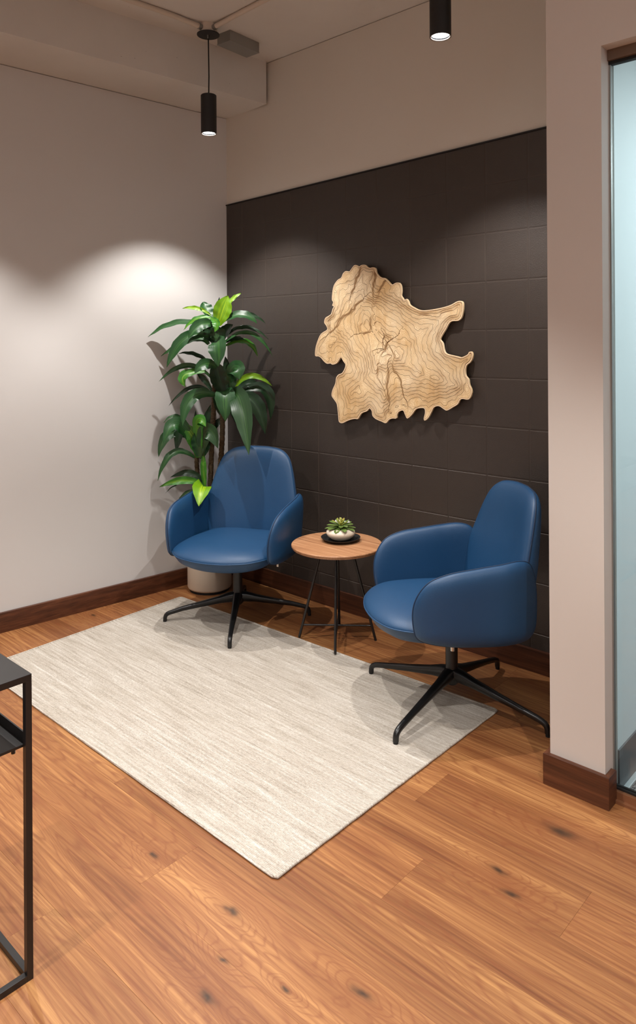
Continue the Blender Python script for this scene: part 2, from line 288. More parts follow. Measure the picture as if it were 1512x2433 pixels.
def m_leather():
    t = NT('blue_leatherette'); o = t.obj()
    n = t.noise(o, 6, 3, 0.5); v = t.n('ShaderNodeTexVoronoi'); t.L(o, v.inputs['Vector']); v.inputs['Scale'].default_value = 420
    t.set(Base_Color=t.mix(n, lin(20, 62, 99), lin(26, 69, 107)), Roughness=0.46)
    t.b.inputs['Specular IOR Level'].default_value = 0.5
    t.bump(v.outputs['Distance'], 0.22, 0.0010); return t.m
def m_leaf(name, a, b, c, rough=0.40):
    t = NT(name); uv = t.n('ShaderNodeUVMap').outputs[0]; sx = t.n('ShaderNodeSeparateXYZ'); t.L(uv, sx.inputs[0])
    mp = t.n('ShaderNodeMapping'); t.L(uv, mp.inputs[0]); mp.inputs['Scale'].default_value = (26, 1.1, 1)
    rnd = t.n('ShaderNodeObjectInfo').outputs['Random']
    n = t.noise(t.vmath('ADD', mp.outputs[0], t.n_comb(t.math('MULTIPLY', rnd, 7.0))), 1.0, 2, 0.6)
    mid = t.math('SUBTRACT', 1.0, t.math('MULTIPLY', t.math('ABSOLUTE', t.math('SUBTRACT', sx.outputs[0], 0.5)), 3.2), clamp=True)
    col = t.mix(n, a, b); col = t.mix(t.math('MULTIPLY', t.math('MULTIPLY', mid, t.mr(n, 0.45, 0.6)), 0.8), col, c)
    t.set(Base_Color=col, Roughness=rough); t.b.inputs['Specular IOR Level'].default_value = 0.5
    t.bump(t.noise(mp.outputs[0], 1.0, 1, 0.5), 0.25, 0.002); return t.m
def m_bark():
    t = NT('ringed_cane_bark'); o = t.obj()
    wv = t.n('ShaderNodeTexWave', wave_type='BANDS', bands_direction='Z'); t.L(o, wv.inputs['Vector'])
    wv.inputs['Scale'].default_value = 38; wv.inputs['Distortion'].default_value = 1.5
    t.set(Base_Color=t.mix(wv.outputs['Fac'], lin(44, 36, 22), lin(112, 88, 58)), Roughness=0.8)
    t.bump(wv.outputs['Fac'], 0.7, 0.004); return t.m
def m_maple():
    t = NT('maple_veneer'); o = t.obj(); n = t.noise(o, 4.5, 3, 0.5, 0.4)
    mp = t.n('ShaderNodeMapping'); t.L(o, mp.inputs[0]); mp.inputs['Scale'].default_value = (60, 60, 4)
    g = t.noise(mp.outputs[0], 1.0, 2, 0.5)
    c = t.ramp(t.math('MULTIPLY_ADD', g, 0.15, t.math('MULTIPLY', n, 0.85)), [(0.36, lin(232, 194, 138)), (0.5, lin(246, 218, 172)), (0.64, lin(250, 228, 190))])
    t.set(Base_Color=c, Roughness=0.55); return t.m
def m_carpet():
    t = NT('grey_carpet_tile'); o = t.obj()
    def axis(i, j):
        mp = t.n('ShaderNodeMapping'); t.L(o, mp.inputs[0]); s = [40, 40, 1]; s[i] = 260; mp.inputs['Scale'].default_value = s
        return t.noise(mp.outputs[0], 1.0, 1, 0.5)
    f = t.math('MAXIMUM', axis(0, 1), axis(1, 0))
    t.set(Base_Color=t.ramp(f, [(0.52, lin(52, 50, 52)), (0.60, lin(150, 146, 144))]), Roughness=0.95); t.bump(f, 0.5, 0.003); return t.m
def emis(name, col, st):
    t = NT(name); t.set(Base_Color=(0.8, 0.8, 0.8, 1), Emission_Color=col, Emission_Strength=st); return t.m
def m_glass():
    t = NT('clear_office_glass'); t.t.nodes.remove(t.b)
    tr = t.n('ShaderNodeBsdfTransparent'); tr.inputs[0].default_value = (0.93, 0.98, 0.975, 1)
    gl = t.n('ShaderNodeBsdfGlossy'); gl.inputs['Roughness'].default_value = 0.0
    fr = t.n('ShaderNodeFresnel'); fr.inputs[0].default_value = 1.5
    mx = t.n('ShaderNodeMixShader'); t.L(fr.outputs[0], mx.inputs[0]); t.L(tr.outputs[0], mx.inputs[1]); t.L(gl.outputs[0], mx.inputs[2])
    t.L(mx.outputs[0], t.out.inputs[0]); return t.m

M_left = paint('warm_white_wall_paint', lin(206, 203, 200))
M_back = paint('taupe_wall_paint', lin(210, 204, 194))
M_pil = paint('pale_greige_wall_paint', lin(206, 198, 191))
M_room = paint('room_wall_paint', lin(205, 205, 206))
M_off = paint('office_wall_paint', lin(226, 230, 230))
M_conc = m_concrete(); M_floor = m_floor(); M_rug = m_rug(); M_tile = m_tile(); M_leather = m_leather()
M_base = m_wood('walnut_baseboard_x', lin(50, 26, 14), lin(80, 44, 26), lin(108, 64, 40), 0, 1.0, 30.0, 0.42)
M_basey = m_wood('walnut_baseboard_y', lin(50, 26, 14), lin(80, 44, 26), lin(108, 64, 40), 1, 1.0, 30.0, 0.42)
M_top = m_wood('walnut_tabletop', lin(128, 84, 56), lin(176, 126, 88), lin(204, 156, 116), 0, 1.6, 60.0, 0.42)
M_edge = m_wood('walnut_table_edge', lin(130, 88, 56), lin(150, 104, 68), lin(170, 122, 84), 2, 1.6, 30.0, 0.45)
M_black = simple('black_powder_coat', lin(26, 24, 24), 0.38)
M_blacks = simple('black_satin_metal', lin(18, 17, 17), 0.30)
M_blackr = simple('black_rubber', lin(14, 14, 14), 0.7)
M_bmatte = simple('black_matte_metal', lin(20, 19, 19), 0.55)
M_chrome = simple('brushed_steel', lin(190, 186, 180), 0.25, 1.0)
M_thread = simple('dark_blue_seam', lin(16, 42, 72), 0.6)
M_pan = simple('blue_grey_seat_underside', lin(52, 78, 104), 0.5)
M_white = simple('white_ceramic', lin(226, 212, 192), 0.45)
M_pot = simple('matte_white_pot', lin(205, 188, 168), 0.5)
M_soil = simple('dark_potting_moss', lin(40, 30, 22), 0.95)
M_galv = simple('galvanised_steel', lin(150, 150, 146), 0.42, 0.6)
M_cond = simple('painted_conduit', lin(198, 186, 172), 0.6)
M_bronze = simple('bronze_channel', lin(150, 104, 74), 0.35, 0.5)
M_head = simple('dark_bronze_channel', lin(112, 90, 74), 0.5, 0.2)
M_greybase = simple('grey_vinyl_base', lin(96, 96, 98), 0.5)
M_silver = simple('pale_metal_strip', lin(200, 204, 204), 0.35, 0.3)
M_glow = emis('lamp_lens', (0.93, 0.95, 1.0, 1), 9.0)
M_panelglow = emis('light_panel_face', (0.86, 0.95, 1.0, 1), 4.0)
M_maple = m_maple(); M_mapleedge = simple('maple_edge', lin(244, 216, 178), 0.6)
M_burn1 = simple('laser_engraved_line', lin(110, 72, 36), 0.8); M_burn2 = simple('fine_engraved_line', lin(196, 154, 104), 0.8)
M_bark = m_bark(); M_carpet = m_carpet(); M_glass = m_glass()
M_lm = m_leaf('leaf_green', lin(20, 60, 27), lin(36, 84, 38), lin(68, 116, 48))
M_ld = m_leaf('leaf_dark', lin(12, 38, 18), lin(20, 54, 24), lin(34, 72, 30))
M_lb = m_leaf('leaf_bright', lin(34, 100, 20), lin(60, 130, 26), lin(140, 180, 40))
M_ly = m_leaf('leaf_lime', lin(88, 136, 10), lin(116, 160, 14), lin(180, 205, 30))
M_lg = m_leaf('leaf_mid', lin(22, 54, 26), lin(38, 74, 36), lin(66, 100, 50))
M_suc = simple('succulent_green', lin(104, 128, 62), 0.45); M_sucr = simple('succulent_red', lin(150, 84, 48), 0.5); M_sucy = simple('succulent_lime', lin(160, 160, 70), 0.45)
M_flatw = simple('plain_white', lin(240, 236, 232), 0.4)

# ------------------------------------------------------------------ the setting
CE = 3.2636                    # ceiling height
XL, XR, YF = 2.580, 2.768, -0.760   # partition left face, right face, front face
AN = -0.0984                   # the left wall stands a few degrees off square
def LWp(s, off=0.0): return (off*cos(AN)+s*sin(AN)+0.0, -s*cos(AN)+off*sin(AN))
floor = bpy.data.objects.new('floor', None); C.objects.link(floor); struct(floor)
# subfloor keeps the joints dark
bm = bmesh.new(); box(bm, -0.9, 6.6, -6.3, 0.1, -0.08, -0.006); mesh = bm_obj('subfloor', bm, M_blackr, floor)
PW = 0.2045; seams = {5: [0.95, 2.88, 4.7], 6: [0.65, 2.466, 4.3], 7: [-0.4, 1.465, 3.35], 8: [0.1, 1.932, 3.8], 9: [0.9, 2.62, 4.4], 1: [0.42, 2.3], 2: [0.83, 2.72], 0: [0.55, 2.1]}
YP = -0.130
for k in range(-1, 30):
    y1 = YP-PW*k; y0 = y1-PW
    if y1 > 0.08: y1 = 0.08
    s = seams.get(k)
    if s is None:
        x = -0.9+rng.uniform(0.1, 1.6); s = []
        while x < 6.3: s.append(x); x += rng.uniform(1.5, 2.0)
    else:
        s = list(s); x = s[-1]+rng.uniform(1.5, 1.9)
        while x < 6.3: s.append(x); x += rng.uniform(1.5, 2.0)
        x = s[0]-1.8
        while x > -0.8: s.insert(0, x); x -= 1.8
    e = [-0.9]+s+[6.6]
    for a, b in zip(e, e[1:]):
        bm = bmesh.new(); g = 0.00012
        prism(bm, [(a+g, y0+g), (b-g, y0+g), (b-g, y1-g), (a+g, y1-g)], -0.012, 0.0, 0.0004)
        bm_obj('plank', bm, M_floor, floor)
# ceiling, beam
bm = bmesh.new(); box(bm, -0.9, 6.6, -6.3, 2.1, CE, CE+0.15); struct(bm_obj('ceiling', bm, M_conc))
bm = bmesh.new(); BD = 0.407
prism(bm, [LWp(-0.02, -0.05), LWp(-0.02, BD), LWp(6.3, BD), LWp(6.3, -0.05)][::-1], 3.0, CE+0.02); struct(bm_obj('ceiling_beam', bm, M_conc), 'painted concrete beam along the top of the left wall', 'beam')
# walls
bm = bmesh.new(); prism(bm, [LWp(-0.1), LWp(6.4), LWp(6.4, -0.12), LWp(-0.1, -0.12)], -0.08, 2.9965); struct(bm_obj('wall_left', bm, M_left))
wb = bpy.data.objects.new('wall_back', None); C.objects.link(wb); struct(wb)
bm = bmesh.new(); box(bm, -0.12, XL+0.02, 0.0, 0.12, -0.08, CE-0.004); bm_obj('plaster', bm, M_back, wb)
bm = bmesh.new(); box(bm, XL, XR, YF, 2.0, -0.08, CE+0.02)
struct(bm_obj('wall_right', bm, M_pil))
bm = bmesh.new(); box(bm, XR, 6.5, YF, YF+0.16, 2.475, CE+0.02); struct(bm_obj('wall_header', bm, M_pil))
bm = bmesh.new(); box(bm, 4.75, 6.5, YF, YF+0.16, -0.08, 2.475); struct(bm_obj('wall_side', bm, M_pil))
bm = bmesh.new(); box(bm, -0.9, 6.6, -6.4, -6.3, -0.08, CE+0.02); struct(bm_obj('wall_front', bm, M_room))
bm = bmesh.new(); box(bm, 6.5, 6.6, -6.3, 2.0, -0.08, CE+0.02); struct(bm_obj('wall_far', bm, M_room))
bm = bmesh.new(); box(bm, XR, 6.5, 2.0, 2.1, -0.08, CE+0.02); struct(bm_obj('wall_office', bm, M_off))
# office lining on the partition (the pale wall seen through the glass)
bm = bmesh.new(); box(bm, XR, XR+0.004, YF+0.098, 2.0, 0.0, 2.6); struct(bm_obj('wall_inner', bm, M_off))
bm = bmesh.new(); box(bm, XR, 6.5, YF+0.16, 2.0, 2.6, 2.66); struct(bm_obj('ceiling_office', bm, M_off))
bm = bmesh.new(); box(bm, XR, 6.5, YF+0.096, 2.0, -0.004, 0.004); struct(bm_obj('floor_carpet', bm, M_carpet), 'grey crosshatched carpet tile behind the glass', 'carpet')
# tiles on the back wall
ZT0, ZT1 = 2.425, 2.492
def ztop(x): return ZT0+(ZT1-ZT0)*x/XL
xs = [0.0, 0.158, 0.378, 0.598, 0.818, 1.037, 1.257, 1.477, 1.697, 1.916, 2.136, 2.356, XL]
zs = [0.10, 0.1775, 0.41, 0.6425, 0.875, 1.1075, 1.34, 1.5725, 1.805, 2.0375, 2.27, None]
bm = bmesh.new(); v = [bm.verts.new(p) for p in ((0.0, 0, 0.09), (XL, 0, 0.09), (XL, 0, ztop(XL)), (0.0, 0, ztop(0)), (0.0, -0.003, 0.09), (XL, -0.003, 0.09), (XL, -0.003, ztop(XL)), (0.0, -0.003, ztop(0)))]
for f in ((0, 1, 2, 3), (7, 6, 5, 4), (4, 5, 1, 0), (5, 6, 2, 1), (6, 7, 3, 2), (7, 4, 0, 3)): bm.faces.new([v[i] for i in f])
M_groove = simple('seam_backing', lin(76, 65, 57), 0.5)
bm_obj('backing', bm, M_tile, wb)
def tile_bm(x0, x1, z0, za, zb_):
    bm = bmesh.new(); g = 0.0034; h = 0.0012; q = 0.0011
    P = [(x0+g, z0+g), (x1-g, z0+g), (x1-g, zb_-g), (x0+g, za-g)]
    Q = [(x0+g+q, z0+g+q), (x1-g-q, z0+g+q), (x1-g-q, zb_-g-q), (x0+g+q, za-g-q)]
    lo = [bm.verts.new((p[0], -0.003, p[1])) for p in P]; hi = [bm.verts.new((p[0], -0.003-h, p[1])) for p in Q]
    for i in range(4): bm.faces.new((lo[i], lo[(i+1) % 4], hi[(i+1) % 4], hi[i])).material_index = 1
    bm.faces.new(hi); return bm
for i in range(len(xs)-1):
    for j in range(len(zs)-1):
        x0, x1, z0 = xs[i], xs[i+1], zs[j]
        z1 = zs[j+1]
        za, zb_ = (z1, z1) if z1 else (ztop(x0), ztop(x1))
        bm_obj('tile', tile_bm(x0, x1, z0, za, zb_), M_tile, wb).data.materials.append(M_groove)
bm = bmesh.new(); v = []
for y in (0.0, -0.010):
    for x, dz in ((0, 0), (XL, 0), (XL, 0.007), (0, 0.007)): v.append(bm.verts.new((x, y, ztop(x)-0.003+dz)))
for f in ((0, 1, 2, 3), (7, 6, 5, 4), (4, 5, 1, 0), (5, 6, 2, 1), (6, 7, 3, 2), (7, 4, 0, 3)): bm.faces.new([v[i] for i in f])
struct(bm_obj('trim_1', bm, M_bmatte))
# baseboards
BH, BT = 0.1045, 0.018
bm = bmesh.new(); prism(bm, [LWp(0.0), LWp(6.3), LWp(6.3, BT), LWp(BT, BT)], 0.0005, BH, 0.0015); struct(bm_obj('baseboard_left', bm, M_basey))
bm = bmesh.new(); prism(bm, [(0.0, 0.0), (BT, -BT), (XL-BT, -BT), (XL, 0.0)], 0.0005, BH, 0.0015); struct(bm_obj('baseboard_back', bm, M_base))
bm = bmesh.new(); prism(bm, [(XL, 0.0), (XL-BT, -BT), (XL-BT, YF-BT), (XL, YF)][::-1], 0.0005, BH, 0.0015); struct(bm_obj('baseboard_right', bm, M_basey))
bm = bmesh.new(); prism(bm, [(XL, YF), (XL-BT, YF-BT), (XR+BT, YF-BT), (XR, YF)][::-1], 0.0005, BH, 0.0015); struct(bm_obj('baseboard_front', bm, M_base))
bm = bmesh.new(); prism(bm, [(XR, YF), (XR+BT, YF-BT), (XR+BT, YF+0.049), (XR, YF+0.049)], 0.0005, BH, 0.0015); struct(bm_obj('baseboard_side', bm, M_basey))
# glass front
win = bpy.data.objects.new('window_1', None); C.objects.link(win); struct(win)
bm = bmesh.new(); box(bm, XR+0.004, 4.75, YF+0.068, YF+0.078, 0.03, 2.445); bm_obj('glass_pane', bm, M_glass, win)
bm = bmesh.new(); box(bm, XR, 4.75, YF+0.050, YF+0.096, 0.0, 0.034, 0.0015); bm_obj('sill_channel', bm, M_bronze, win)
bm = bmesh.new(); box(bm, XR, 4.75, YF+0.038, YF+0.050, 0.0, 0.010, 0.001); bm_obj('sill_lip', bm, M_bronze, win)
bm = bmesh.new(); box(bm, XR, 4.75, YF+0.062, YF+0.084, 0.034, 0.041); bm_obj('gasket', bm, M_blackr, win)
bm = bmesh.new(); box(bm, XR, 4.75, YF+0.050, YF+0.096, 2.44, 2.4755, 0.0015); bm_obj('head_channel', bm, M_head, win)
bm = bmesh.new(); box(bm, XR, 4.75, YF+0.062, YF+0.084, 2.430, 2.440); bm_obj('gasket', bm, M_blackr, win)
bm = bmesh.new(); box(bm, XR+0.0002, XR+0.005, YF+0.066, YF+0.080, 0.041, 2.43); bm_obj('jamb_seal', bm, M_galv, win)
# office base and strip behind the glass
bm = bmesh.new(); box(bm, XR+0.004, XR+0.010, YF+0.098, 1.99, 0.004, 0.145, 0.001); box(bm, XR+0.004, XR+0.011, YF+0.30, 1.99, 0.145, 0.172, 0.001)
struct(bm_obj('baseboard_office', bm, M_greybase))
bm = bmesh.new(); box(bm, XR+0.010, XR+0.028, YF+0.098, 1.99, 0.004, 0.012, 0.002); struct(bm_obj('trim_2', bm, M_silver))

# ------------------------------------------------------------------ rug
RC = [(0.216, -1.704), (2.208, -1.710), (2.212, -0.439), (0.146, -0.499)]
def rug():
    t = thing('area_rug', 'cream and pale grey flatwoven rectangular rug on the wood floor', 'rug', (0, 0, 0))
    bm = bmesh.new(); c = np.mean(RC, axis=0)
    def inset(d):
        out = []
        for i in range(4):
            p = np.array(RC[i]); a = np.array(RC[i-1])-p; b = np.array(RC[(i+1) % 4])-p
            a /= np.linalg.norm(a); b /= np.linalg.norm(b); out.append(p+(a+b)*d)
        return out
    prism(bm, inset(0.008), 0.0005, 0.0055); bm_obj('woven_field', bm, M_rug, t)
    bm = bmesh.new(); P = inset(0.0048); path = []
    for i in range(4):
        a, b = P[i], P[(i+1) % 4]; n = 40
        for k in range(n):
            q = a+(b-a)*(0.006+0.988*k/(n-1)); j = 0.0006*sin(k*1.7+i)
            path.append((q[0]+j, q[1]-j, 0.0052))
    closed_tube(bm, path, 0.0048, 10); o = bm_obj('bound_edge', bm, M_rug, t, True)
    return t
rug()

# ------------------------------------------------------------------ armchairs
def pad(name, outline, tf, tb, mp, mat, parent, p=3.2, rings=9, dens=5, smooth_out=True):
    o = crom(outline, dens) if smooth_out else [np.array(q, float) for q in outline]
    c = np.mean(o, axis=0); N = len(o); V = []; F = []
    rs = [sin(pi/2*(i/rings)) for i in range(1, rings+1)]
    V.append(mp(c[0], c[1], tf)); front = []
    for r in rs:
        h = (max(0.0, 1-r**p))**0.5; row = []
        for q in o:
            s = c+(q-c)*r; row.append(len(V)); V.append(mp(s[0], s[1], tf*h))
        front.append(row)
    back = [front[-1]]
    for r in rs[-2::-1]:
        h = (max(0.0, 1-r**p))**0.5; row = []
        for q in o:
            s = c+(q-c)*r; row.append(len(V)); V.append(mp(s[0], s[1], -tb*h))
        back.append(row)
    cb = len(V); V.append(mp(c[0], c[1], -tb))
    for k in range(N):
        q = (k+1) % N; F.append((0, front[0][k], front[0][q]))
        for A, B in zip(front, front[1:]): F.append((A[k], B[k], B[q], A[q]))
        for A, B in zip(back, back[1:]): F.append((A[k], B[k], B[q], A[q]))
        F.append((back[-1][k], cb, back[-1][q]))
    bm = bmesh.new(); vs = [bm.verts.new(v) for v in V]
    for f in F: bm.faces.new([vs[i] for i in f])
    ob = bm_obj(name, bm, mat, parent, True)
    # seam piping where front face turns into the side
    r = 0.975; h = (1-r**p)**0.5
    return ob, [mp(*(c+(q-c)*r), tf*h+0.0005) for q in o], [mp(*(c+(q-c)*1.0), 0) for q in o]
ARM = [(.255, .43), (.260, .50), (.243, .56), (.200, .612), (.125, .640), (.03, .652), (-.07, .662), (-.160, .668), (-.215, .645), (-.246, .57), (-.258, .46), (-.250, .375), (-.205, .338), (-.06, .340), (.08, .352), (.18, .370), (.238, .392)]
BACK = [(0, .900), (.075, .898), (.150, .885), (.200, .850), (.230, .790), (.255, .70), (.275, .60), (.272, .50), (.262, .42), (.235, .365), (.12, .350), (0, .348)]
BACK = BACK+[(-a, b) for a, b in BACK[-2:0:-1]]
SEAT = [(.362, 0), (.352, .10), (.312, .205), (.225, .275), (.10, .285), (-.05, .27), (-.20, .235), (-.235, .12), (-.235, 0)]
SEAT = SEAT+[(a, -b) for a, b in SEAT[-2:0:-1]]
LEATHER_LABEL = None
def star_leg(bm, ang, R):
    ca, sa = cos(ang), sin(ang)
    # centreline: out of the hub, sloping down, then bending into a short turned-down foot
    st = [(0.012, .118, .027, .030), (0.045, .116, .024, .027), (0.10, .105, .020, .020), (0.20, .085, .0165, .0155), (0.30, .065, .0138, .0125), (R-.040, .051, .0120, .0112), (R-.020, .0455, .0116, .0110),
          (R-.008, .040, .0114, .0110), (R-.0005, .032, .0112, .0108), (R+.003, .022, .0110, .0106), (R+.004, .006, .0108, .0104)]
    rings = []
    for i, (r, z, hw, hh) in enumerate(st):
        p = st[max(i-1, 0)]; q = st[min(i+1, len(st)-1)]; dr, dz_ = q[0]-p[0], q[1]-p[1]; L = math.hypot(dr, dz_); dr /= L; dz_ /= L
        ring = []
        for k in range(14):
            a = 2*pi*k/14; u = hw*abs(cos(a))**0.75*(1 if cos(a) >= 0 else -1); v = hh*abs(sin(a))**0.75*(1 if sin(a) >= 0 else -1)
            if v < 0 and i < 5: u *= 0.72
            rr, zz = r-dz_*v, z+dr*v
            ring.append(bm.verts.new((rr*ca-u*sa, rr*sa+u*ca, zz)))
        rings.append(ring)
    for A, B in zip(rings, rings[1:]):
        for k in range(14): bm.faces.new((A[k], A[(k+1) % 14], B[(k+1) % 14], B[k]))
    bm.faces.new(rings[0][::-1]); bm.faces.new(rings[-1])
def back_face(z): return -.190-.22*(z-.45)
def armchair(label, loc, rz, legs, R, on_rug):
    t = thing('swivel_armchair', label, 'chair', loc, rz, 'blue armchairs')
    # seat
    def ms(a, b, n):
        crown = .008*(1-min(1, ((a-.05)/.3)**2+(b/.3)**2))
        return (a, b, .412+n*1.0+(crown if n > 0 else 0)-.012*max(0, (a-.2)/.16)**2)
    seat, pipe, rim = pad('seat_cushion', SEAT, .040, .020, ms, M_leather, t, p=5.0, rings=12)
    bm = bmesh.new(); closed_tube(bm, [Vector(q)+Vector((0, 0, .0)) for q in rim], .0032, 6); bm_obj('piping', bm, M_leather, seat, True)
    bm = bmesh.new(); o = crom(SEAT, 5); rings = []
    for s, z in ((.985, .408), (.965, .392), (.92, .372), (.82, .352), (.66, .338), (.42, .330)):
        rings.append([bm.verts.new((.06+(q[0]-.06)*s, q[1]*s, z-.010*max(0, (q[0]-.2)/.16)**2)) for q in o])
    for A, B in zip(rings, rings[1:]):
        for k in range(len(o)): bm.faces.new((A[k], A[(k+1) % len(o)], B[(k+1) % len(o)], B[k]))
    bm.faces.new(rings[-1]); bm.faces.new(rings[0][::-1]); bm_obj('seat_pan', bm, M_leather, t, True, 50)
    # backrest: a = lateral, b = height
    def mb(a, b, n):
        z = b; x = back_face(b)+.055*(a/.27)**2-.035
        if n < 0:
            wdt = min(1.0, max(0.0, (.80-b)/.35)); n = n*(0.9+0.5*wdt)
        return (x+n, a*(1.0+0.05*(n < 0)*min(1, abs(n)/.05)), z+0.22*n)
    bk, pipe, rim = pad('backrest', BACK, .038, .050, mb, M_leather, t, p=5.5, rings=11)
    bm = bmesh.new(); closed_tube(bm, rim, .0028, 6); bm_obj('piping', bm, M_thread, bk, True)
    for s in (1, -1):
        def ma(a, b, n, s=s):
            y = .305-.055*max(0.0, (-.06-a)/.2)**2-.018*max(0.0, (a-.10)/.15)**2-.02*max(0, (.40-b)/.07)**2
            y += .012*(b-.5)/.15
            return (a, s*(y+n), b)
        ar, pipe, rim = pad('armrest', ARM, .036, .034, ma, M_leather, t, p=4.5, rings=11)
        bm = bmesh.new(); closed_tube(bm, rim, .0026, 6); bm_obj('piping', bm, M_thread, ar, True)
        bm = bmesh.new(); tube(bm, [(.10, s*.275, .352), (.10, s*.275, .336)], .008, 10); bm_obj('bolt', bm, M_chrome, ar)
    # mechanism and base
    bm = bmesh.new(); box(bm, -.10, .10, -.07, .07, .305, .334, .004); bm_obj('mounting_plate', bm, M_bmatte, t)
    bm = bmesh.new(); lathe(bm, [(0, .245), (.0135, .245), (.0135, .31), (0, .31)], 20); bm_obj('piston', bm, M_chrome, t, True, 40)
    bm = bmesh.new(); lathe(bm, [(0, .128), (.0255, .128), (.0255, .276), (.022, .28), (0, .28)], 28); bm_obj('post', bm, M_black, t, True, 40)
    bm = bmesh.new(); lathe(bm, [(0, .078), (.022, .078), (.030, .086), (.036, .10), (.036, .128), (.031, .140), (0, .140)], 28); bm_obj('hub', bm, M_blacks, t, True, 40)
    for a, onr in zip(legs, on_rug):
        bm = bmesh.new(); star_leg(bm, a-rz, R); lg = bm_obj('leg', bm, M_blacks, t, True, 60)
        bm = bmesh.new(); g0 = .0002 if onr else -.0056; lathe(bm, [(0, g0), (.0095, g0), (.0095, .007), (0, .007)], 14, ((R+.005)*cos(a-rz), (R+.005)*sin(a-rz))); bm_obj('glide', bm, M_blackr, lg)
    return t
ch1 = armchair('blue leather swivel armchair beside the tall potted plant', (.653, -.4925, .0058), radians(-65), [radians(d) for d in (-47, -131, 49, 133)], .390, (1, 1, 0, 0))
ch2 = armchair('blue leather swivel armchair beside the white wall end, right of the side table', (2.03, -.509, .0058), radians(-127), [radians(d) for d in (-177, -88, 3, 92)], .410, (1, 1, 0, 0))

# ------------------------------------------------------------------ side table
def side_table():
    t = thing('side_table', 'round walnut topped side table on thin black rod legs between the chairs', 'table', (1.244, -.338, 0))
    R = .232
    bm = bmesh.new(); lathe(bm, [(0, .4715), (R-.012, .4715), (R-.004, .474), (R, .481), (R, .488), (R-.002, .4905), (0, .4905)], 96); tt = bm_obj('tabletop', bm, M_top, t, True, 35)
    bm = bmesh.new(); lathe(bm, [(R+.0004, .4812), (R+.0008, .4815), (R+.0008, .4875), (R+.0004, .488)], 96); bm_obj('edge_band', bm, M_edge, tt, True)
    for i, a in enumerate((-52, 38, 128, -139)):
        A = radians(a); rf = .195; rtp = .075
        bm = bmesh.new(); tube(bm, [(rf*cos(A), rf*sin(A), (.0103 if i in (0, 3) else .0002)), (rtp*cos(A), rtp*sin(A), .472)], .0068, 12); bm_obj('leg', bm, M_black, t, True, 50)
    zb = .075; rb = .195-(.195-.075)*zb/.472
    for a in (-52, 38):
        A, B = radians(a), radians(a+180 if a < 0 else -139)
        bm = bmesh.new(); tube(bm, [(rb*cos(A), rb*sin(A), zb), (rb*cos(B), rb*sin(B), zb)], .0046, 10); bm_obj('cross_brace', bm, M_black, t, True, 50)
    return t
side_table()
dx, dy, dz = 1.221, -.281, .4905
t = thing('saucer', 'round black saucer under the succulent bowl', 'plate', (dx, dy, dz))
bm = bmesh.new(); lathe(bm, [(0, .0), (.075, .0), (.083, .003), (.101, .017), (.1025, .019), (.099, .0185), (.082, .0065), (.074, .005), (0, .005)], 64); bm_obj('dish', bm, M_bmatte, t, True, 60)
